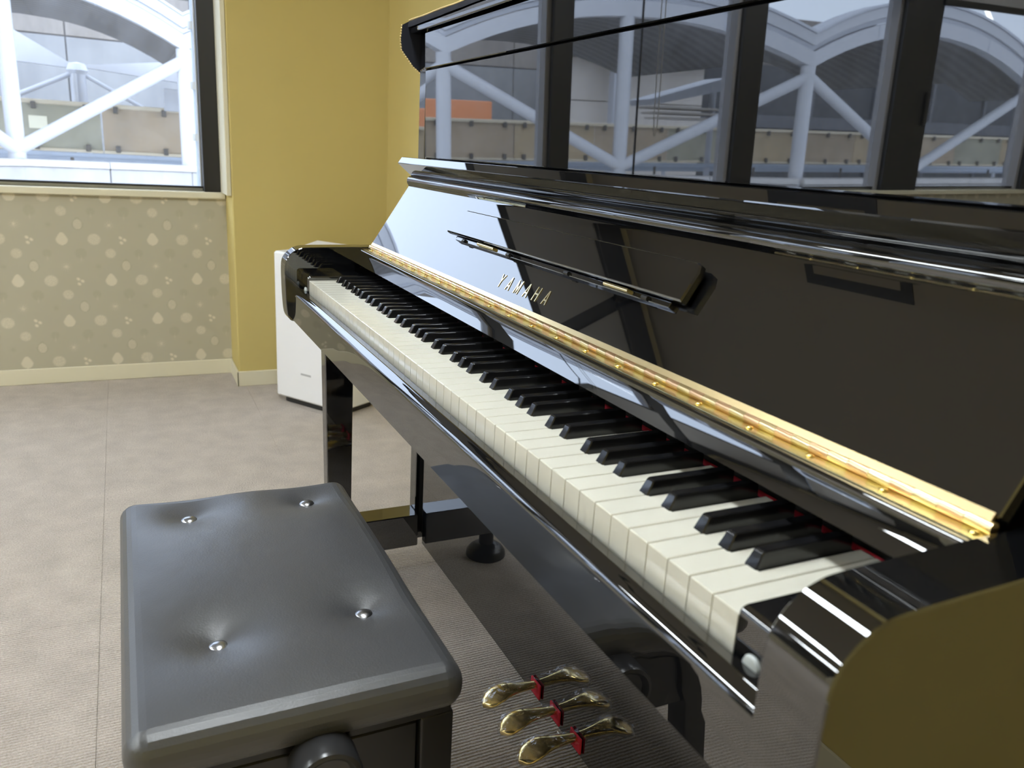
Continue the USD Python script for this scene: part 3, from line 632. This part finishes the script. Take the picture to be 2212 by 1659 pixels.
# parapet: coping and facing stones, post to post
par = thing('parapet_wall', 'pale stone parapet with rounded coping below the canopy posts', 'parapet', (-7.5, -4, -1.2))
for p, q in zip(PTS[:-1], PTS[1:]):
    d = np.array(q[:2]) - np.array(p[:2]); Ld = np.linalg.norm(d); d /= Ld; nrm = np.array([-d[1], d[0]])
    if nrm[0] < 0: nrm = -nrm
    def along(m):
        m = m.copy(); v = m.vertices.copy(); o = np.array(p[:2]) + np.outer(v[:, 0], d) + np.outer(v[:, 1], nrm); m.vertices = np.column_stack([o, v[:, 2]]); m.fix_normals(); return m
    nc = max(1, round(Ld / 1.05)); nf = max(1, round(Ld / .72))
    for k in range(nc): part(par, 'coping_stone', along(prism(rrect(-.16, .14, -.115, -.052, (.028, .028, .005, .005), 4), Ld * k / nc + .004, Ld * (k + 1) / nc - .004, 'yzx')), 'coping_stone', smooth=30)
    for k in range(nf): part(par, 'facing_stone', along(box(Ld * k / nf + .006, Ld * (k + 1) / nf - .006, -.14, .12, -1.2, -.12, .004)), 'facing_stone')
    part(par, 'core', along(box(0, Ld, -.15, .11, -1.2, -.13)), 'joint_dark')

# pipe rail and the platform screen behind
rail_ = thing('pipe_rail', 'pale blue pipe rail running behind the parapet', 'rail', (-9.3, -6, -1.0))
part(rail_, 'pipe', cyl((-9.3, 4, -.035), (-9.3, -20, -.035), .03, 10), 'pipe_blue')
part(rail_, 'pipe', cyl((-9.6, 4, -.10), (-9.6, -20, -.10), .045, 10), 'pipe_blue')
for k in range(12): part(rail_, 'support', cyl((-9.3, 3.2 - 2 * k, -1.0), (-9.3, 3.2 - 2 * k, -.06), .02, 8), 'clip_dark')
scr = thing('platform_screen', 'long tan frosted panel screen along the station platform', 'screen', (-11, -7, -.03))
sm = ['screen_tan', 'screen_sand', 'screen_olive', 'screen_tan', 'screen_sand']
PW = 1.55
for k in range(16):
    y1 = 2.61 - PW * k; y0 = y1 - PW
    part(scr, 'panel', box(-11.01, -10.99, y0 + .012, y1 - .012, .0, .545), sm[k % 5], smooth=False)
    part(scr, 'top_rail', box(-11.035, -10.965, y0 + .004, y1 - .004, .545, .60, .008), 'rail_tan')
    part(scr, 'bottom_rail', box(-11.035, -10.965, y0 + .004, y1 - .004, -.04, .0, .008), 'rail_tan')
    for yk in (y0 + .18, y0 + PW / 2, y1 - .18):
        for zk in (.525, .02): part(scr, 'clip', box(-10.99, -10.94, yk - .03, yk + .03, zk - .045, zk + .045, .008), 'clip_dark')
    if k % 2 == 0: part(scr, 'post', box(-11.09, -11.04, y0 - .03, y0 + .03, -6, .6, .004), 'steel_grey')
part(scr, 'sun_patch_plate', box(-10.99, -10.982, -1.335, -1.125, .235, .395, .004), 'sun_patch_cream')  # cream plate standing in for a patch of sun on the panel
solo('signboard', box(-10.93, -10.88, .29, .52, .56, .85, .006), 'steel_white', 'plain white rectangular board standing above the frosted screen', 'sign board')

# the far canopy, its column and gutters
far = thing('far_canopy', 'grey far platform canopy with one column and slanted gutters', 'canopy', (-12.1, -.7, -2))
part(far, 'column', cyl((-12, -.755, -2), (-12, -.755, 1.0), .10, 16), 'steel_grey', smooth=40)
part(far, 'drain_pipe', cyl((-11.86, -.80, -2), (-11.86, -.80, 1.0), .03, 10), 'steel_white')
part(far, 'gutter', prism([(-1.9, 1.74), (-1.9, 1.13), (-.86, 1.08), (-.80, 1.12)], -12.2, -12.05, 'yzx'), 'steel_white')
part(far, 'gutter', prism([(-.66, 1.10), (.75, .99), (.75, 1.32), (-.66, 1.135)], -12.2, -12.05, 'yzx'), 'steel_white')
part(far, 'brace', cyl((-12, -.8, 1.02), (-12, -1.9, .48), .035, 10), 'steel_grey')
part(far, 'brace', cyl((-12, -.72, 1.02), (-12, .25, .50), .03, 10), 'steel_grey')
part(far, 'hub', lathe([(0, .98), (.10, .99), (.14, 1.05), (.10, 1.14), (0, 1.16)], (-12, -.76, 0), 'z', 16), 'steel_grey')

cb = thing('concrete_building', 'brownish concrete building behind the station canopy', 'building', (-15.5, -8, -6))
for k in range(18):
    y1 = 9 - 2.0 * k
    for z0, z1, mm in ((-6, 1.75, 'far_wall'), (1.77, 2.55, 'concrete'), (2.57, 3.32, 'concrete')):
        part(cb, 'wall_panel', box(-16, -15, y1 - 2 + .01, y1 - .01, z0, z1, .01), mm, smooth=False)
part(cb, 'core', box(-15.9, -15.04, -27, 9, -6, 3.30), 'joint_dark')

hall = thing('station_hall', 'cream panelled station hall with one grey column and a dark glazed side', 'building', (-13.2, -9, -6))
for k in range(3):
    for j, (z0, z1) in enumerate(((-6, 1.06), (1.075, 1.86))):
        part(hall, 'wall_panel', box(-13.4, -13.0, -7.2 - 1.1 * (k + 1) + .006, -7.2 - 1.1 * k - .006, z0, z1, .01), 'cream_facade', smooth=False)
part(hall, 'column', box(-12.75, -12.55, -8.22, -8.0, -6, 2.0, .01), 'steel_grey')
part(hall, 'roof_fascia', box(-13.5, -12.4, -10.7, -7.1, 1.87, 2.02, .01), 'hall_mid')
part(hall, 'glazed_wall', box(-13.6, -13.2, -26, -10.55, -6, 2.0), 'hall_dark')
for k in range(7): part(hall, 'mullion', box(-13.2, -13.15, -11.8 - 2 * k, -11.72 - 2 * k, -6, 2.0), 'hall_mid')
part(hall, 'band', box(-13.2, -13.1, -26, -10.55, .68, .95, .01), 'hall_mid')
aw = thing('awning_roof', 'small grey slatted awning roof on the platform', 'awning', (-9.4, -7.2, .6))
part(aw, 'roof', prism([(-6.5, .92), (-7.95, 1.30), (-7.98, 1.12), (-6.55, .84)], -9.7, -9.1, 'yzx'), 'steel_grey')
for k in range(3): part(aw, 'slat', box(-9.6, -9.05, -7.9, -6.62 - .06 * k, .83 - .075 * k - .03, .83 - .075 * k, .004), 'cream_facade')
part(aw, 'bracket', cyl((-9.4, -7.9, 1.1), (-9.4, -7.9, .3), .05, 10), 'steel_grey')
part(aw, 'bracket', cyl((-9.4, -7.9, .3), (-9.4, -7.9, -1.0), .05, 10), 'steel_grey')
solo('orange_sign', box(-12.6, -12.5, -5.4, -3.6, .62, .95, .01), 'orange_sign', 'orange sign band glimpsed above the screen', 'sign')
TU = [((-9, -7.34, 1.95), (-9, -7.83, 1.89), 'upper of the two lamps over the awning'), ((-9, -8.44, 1.74), (-9, -8.70, 1.69), 'lower of the two lamps over the awning'),
      ((-8.9, -13.25, 2.80), (-8.9, -13.55, 2.50), 'topmost lamp of the steep row by the dark hall'), ((-8.9, -13.62, 2.44), (-8.9, -13.80, 2.25), 'middle lamp of the steep row by the dark hall'), ((-8.9, -13.85, 2.21), (-8.9, -13.98, 2.06), 'lowest lamp of the steep row by the dark hall')]
for a, b, lab in TU:
    solo('tube_lamp', cyl(a, b, .035, 10), 'tube_glow', f'white tube lamp, {lab}', 'lamp', 'platform tube lamps')

dp = thing('drainpipe', 'pale blue drainpipe with brackets just outside the window jamb', 'drainpipe', (-2.6, .03, -2))
part(dp, 'pipe', cyl((-2.6, .024, -2), (-2.6, .036, 1.4), .0185, 14), 'pipe_blue', smooth=40)
part(dp, 'back_plate', box(-2.64, -2.63, .042, .085, -2, 1.5), 'steel_white')
for z in (.727, .473, .247): part(dp, 'bracket', cyl((-2.6, .024 + .003 * z, z - .016), (-2.6, .024 + .003 * z, z + .016), .0225, 14), 'steel_white', smooth=40)
